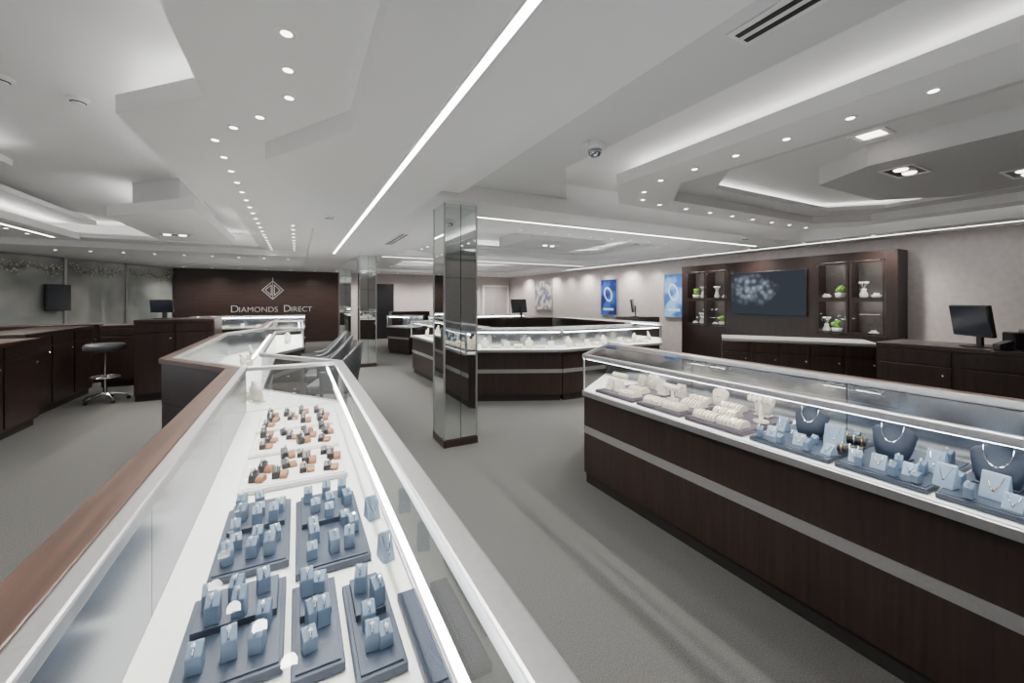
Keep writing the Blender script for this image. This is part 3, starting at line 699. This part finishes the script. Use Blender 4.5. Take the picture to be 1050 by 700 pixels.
for y in (1.12,.79,.48,.17): bust(2.36,y,z2,s=1.08)
for (x,y,w,h,g) in ((2.30,.985,.08,.1,0),(2.2,1.22,.045,.045,0),(2.18,1.08,.05,.05,1),(2.17,.85,.045,.05,0),(2.17,.77,.05,.055,1),(2.2,.68,.045,.045,0),(2.18,.575,.06,.085,0),(2.2,.455,.07,.09,1),(2.14,.40,.05,.05,0),(2.2,.33,.06,.07,0),(2.32,.64,.06,.09,0),(2.16,.95,.045,.045,0),(2.33,1.24,.05,.07,0),(2.34,.33,.06,.09,0),(2.2,.23,.05,.06,0)):
    wedge(x,y,z2,F+random.uniform(-.25,.25),w,h,gold=bool(g))
k=0
for (x,y) in ((2.13,1.24),(2.13,1.14),(2.13,1.02),(2.25,1.14),(2.13,.71),(2.13,.64),(2.13,.50),(2.28,.56),(2.13,.345),(2.52,.98),(2.52,.65),(2.52,.34),(2.25,.73),(2.26,1.05),(2.26,.66),(2.27,.385),(2.13,.82),(2.48,1.2),(2.48,.88),(2.48,.56)):
    k+=1; dup(tmpl,(x,y,z2),F+random.uniform(-.3,.3),'slate blue ring stand with ring in the long showcase',scale=(1.,1.,1.15 if k%2 else .85))
def watchroll(x,y,z):
    r=root('bracelet_roll','bracelet roll with gold bangles','jewelry display',(x,y,z),.2,group='bracelet rolls')
    MB().cyl((0,-.045,.022),(0,.045,.022),.022,n=20).done('roll',M_BLACK,r)
    for k in range(3): MB().torus(.024,.003,Matrix.Translation((0,-.03+.03*k,.023))@Matrix.Rotation(math.pi/2,4,'X'),22,6).done('bangle',M_GOLD if k%2==0 else M_SILVER,r,smooth=True)
watchroll(2.25,.90,z2); watchroll(2.42,.95,z2)
def tbar(x,y,z,h=.12):
    r=root('bracelet_t_bar','cream T-shaped bracelet bar with gold bracelets','jewelry display',(x,y,z),0,group='cream bracelet bars')
    MB().lathe([(0,0),(.04,0),(.04,.008),(.012,.014),(.01,h-.02),(0,h-.02)],20).done('stem',M_CREAM,r,smooth=True)
    MB().cyl((0,-.07,h),(0,.07,h),.02,n=18).done('bar',M_CREAM,r)
    for k in range(4): MB().torus(.0215,.0018,Matrix.Translation((0,-.045+.03*k,h))@Matrix.Rotation(math.pi/2,4,'X'),22,6).done('bracelet',M_GOLD,r,smooth=True)
tbar(2.38,1.38,z2,.13); tbar(2.35,1.98,z2,.09); tbar(2.3,2.45,z2,.1)
def halfmoon(x,y,z,w=.14,dp=.1,h=.035,label='cream curved bracelet ramp with gold chains',rz=F):
    r=root('bracelet_ramp',label,'jewelry display',(x,y,z),rz,group='cream bracelet ramps')
    pts=[(-dp/2,0),(dp/2,0)]
    for i in range(9):
        t=math.pi*i/8; pts.append((dp/2*math.cos(t)*.98,h*.25+h*math.sin(t)))
    MB().extr(pts,-w/2,w/2).done('ramp_body',M_CREAM,r,bevel=.002)
    for k in range(6):
        xk=-w/2+w*(k+.5)/6
        MB().tube([(xk,p[0],p[1]+.0015) for p in pts[2:]],.0022,6).done('chain',M_GOLD if k%3 else M_SILVER,r)
    return r
for (a,b_) in ((1.32,1.68),(1.72,2.08),(2.12,2.52)): tray(2.1,2.6,a,b_,M_PLUM,'plum jewelry tray holding cream bracelet ramps',z,grp='plum showcase trays')
for (x,y) in ((2.18,1.42),(2.18,1.58),(2.34,1.56),(2.18,1.82),(2.34,1.8),(2.18,1.98),(2.18,2.22),(2.33,2.28),(2.49,1.62),(2.48,1.85)): halfmoon(x,y,z2)
for (x,y) in ((2.48,2.02),(2.5,2.22),(2.5,2.42),(2.42,2.13),(2.2,2.36),(2.2,2.46)): wedge(x,y,z2,F,.07,.09,M_CREAM,'cream slanted pad with gold chain','cream pads',True,True)
for (x,y) in ((2.52,1.45),(2.52,1.74),(2.52,2.32)): bust(x,y,z2,M_CREAM,.8,'small cream necklace bust with gold chain','cream necklace busts',F,M_GOLD)

def fill(p0,p1,n,rz,zz=.762):
    for i in range(n):
        t=(i+.5)/n; x=p0[0]+(p1[0]-p0[0])*t; y=p0[1]+(p1[1]-p0[1])*t
        k=i%4
        if k==0: bust(x,y,zz,M_CREAM,.9,'cream necklace bust with silver chain','cream necklace busts',rz)
        elif k==1: halfmoon(x,y,zz,.16,.1,rz=rz)
        elif k==2: wedge(x,y,zz,rz,.09,.1,M_WHITEP,'white slanted pad with gold chain','white pads',True,True)
        else: halfmoon(x,y,zz,.13,.09,.05,rz=rz)
fill((2.45,5.65),(3.5,5.1),7,math.atan2(-.64,1.3))
fill((3.65,5.1),(5.4,5.1),10,0)
fill((2.3,8.1),(2.42,5.9),10,-math.pi/2)
fill((5.6,5.2),(5.95,5.6),2,.7)
fill((5.9,5.9),(5.9,8.2),6,math.pi/2)
fill((-.15,7.6),(-.15,9.4),7,math.pi/2)
fill((-.5,4.1),(-.5,6.2),9,math.pi/2)
fill((-2.2,12.8),(0,12.8),6,0)
fill((-.2,3.35),(-.5,3.8),3,2.2)

# ---------------------------------------------------------------- world and camera
w=bpy.data.worlds.new('world'); C.scene.world=w; w.use_nodes=True
bg=w.node_tree.nodes['Background']; bg.inputs[0].default_value=(.93,.94,.95,1); bg.inputs[1].default_value=1.2
cam=bpy.data.cameras.new('camera'); co=bpy.data.objects.new('camera',cam); link(co)
cam.sensor_width=36; cam.lens=412/1050*36; cam.shift_y=-43/1050; cam.clip_start=.02
co.location=(0,0,1.5); co.rotation_euler=(math.pi/2,0,-math.radians(28.1))
C.scene.camera=co
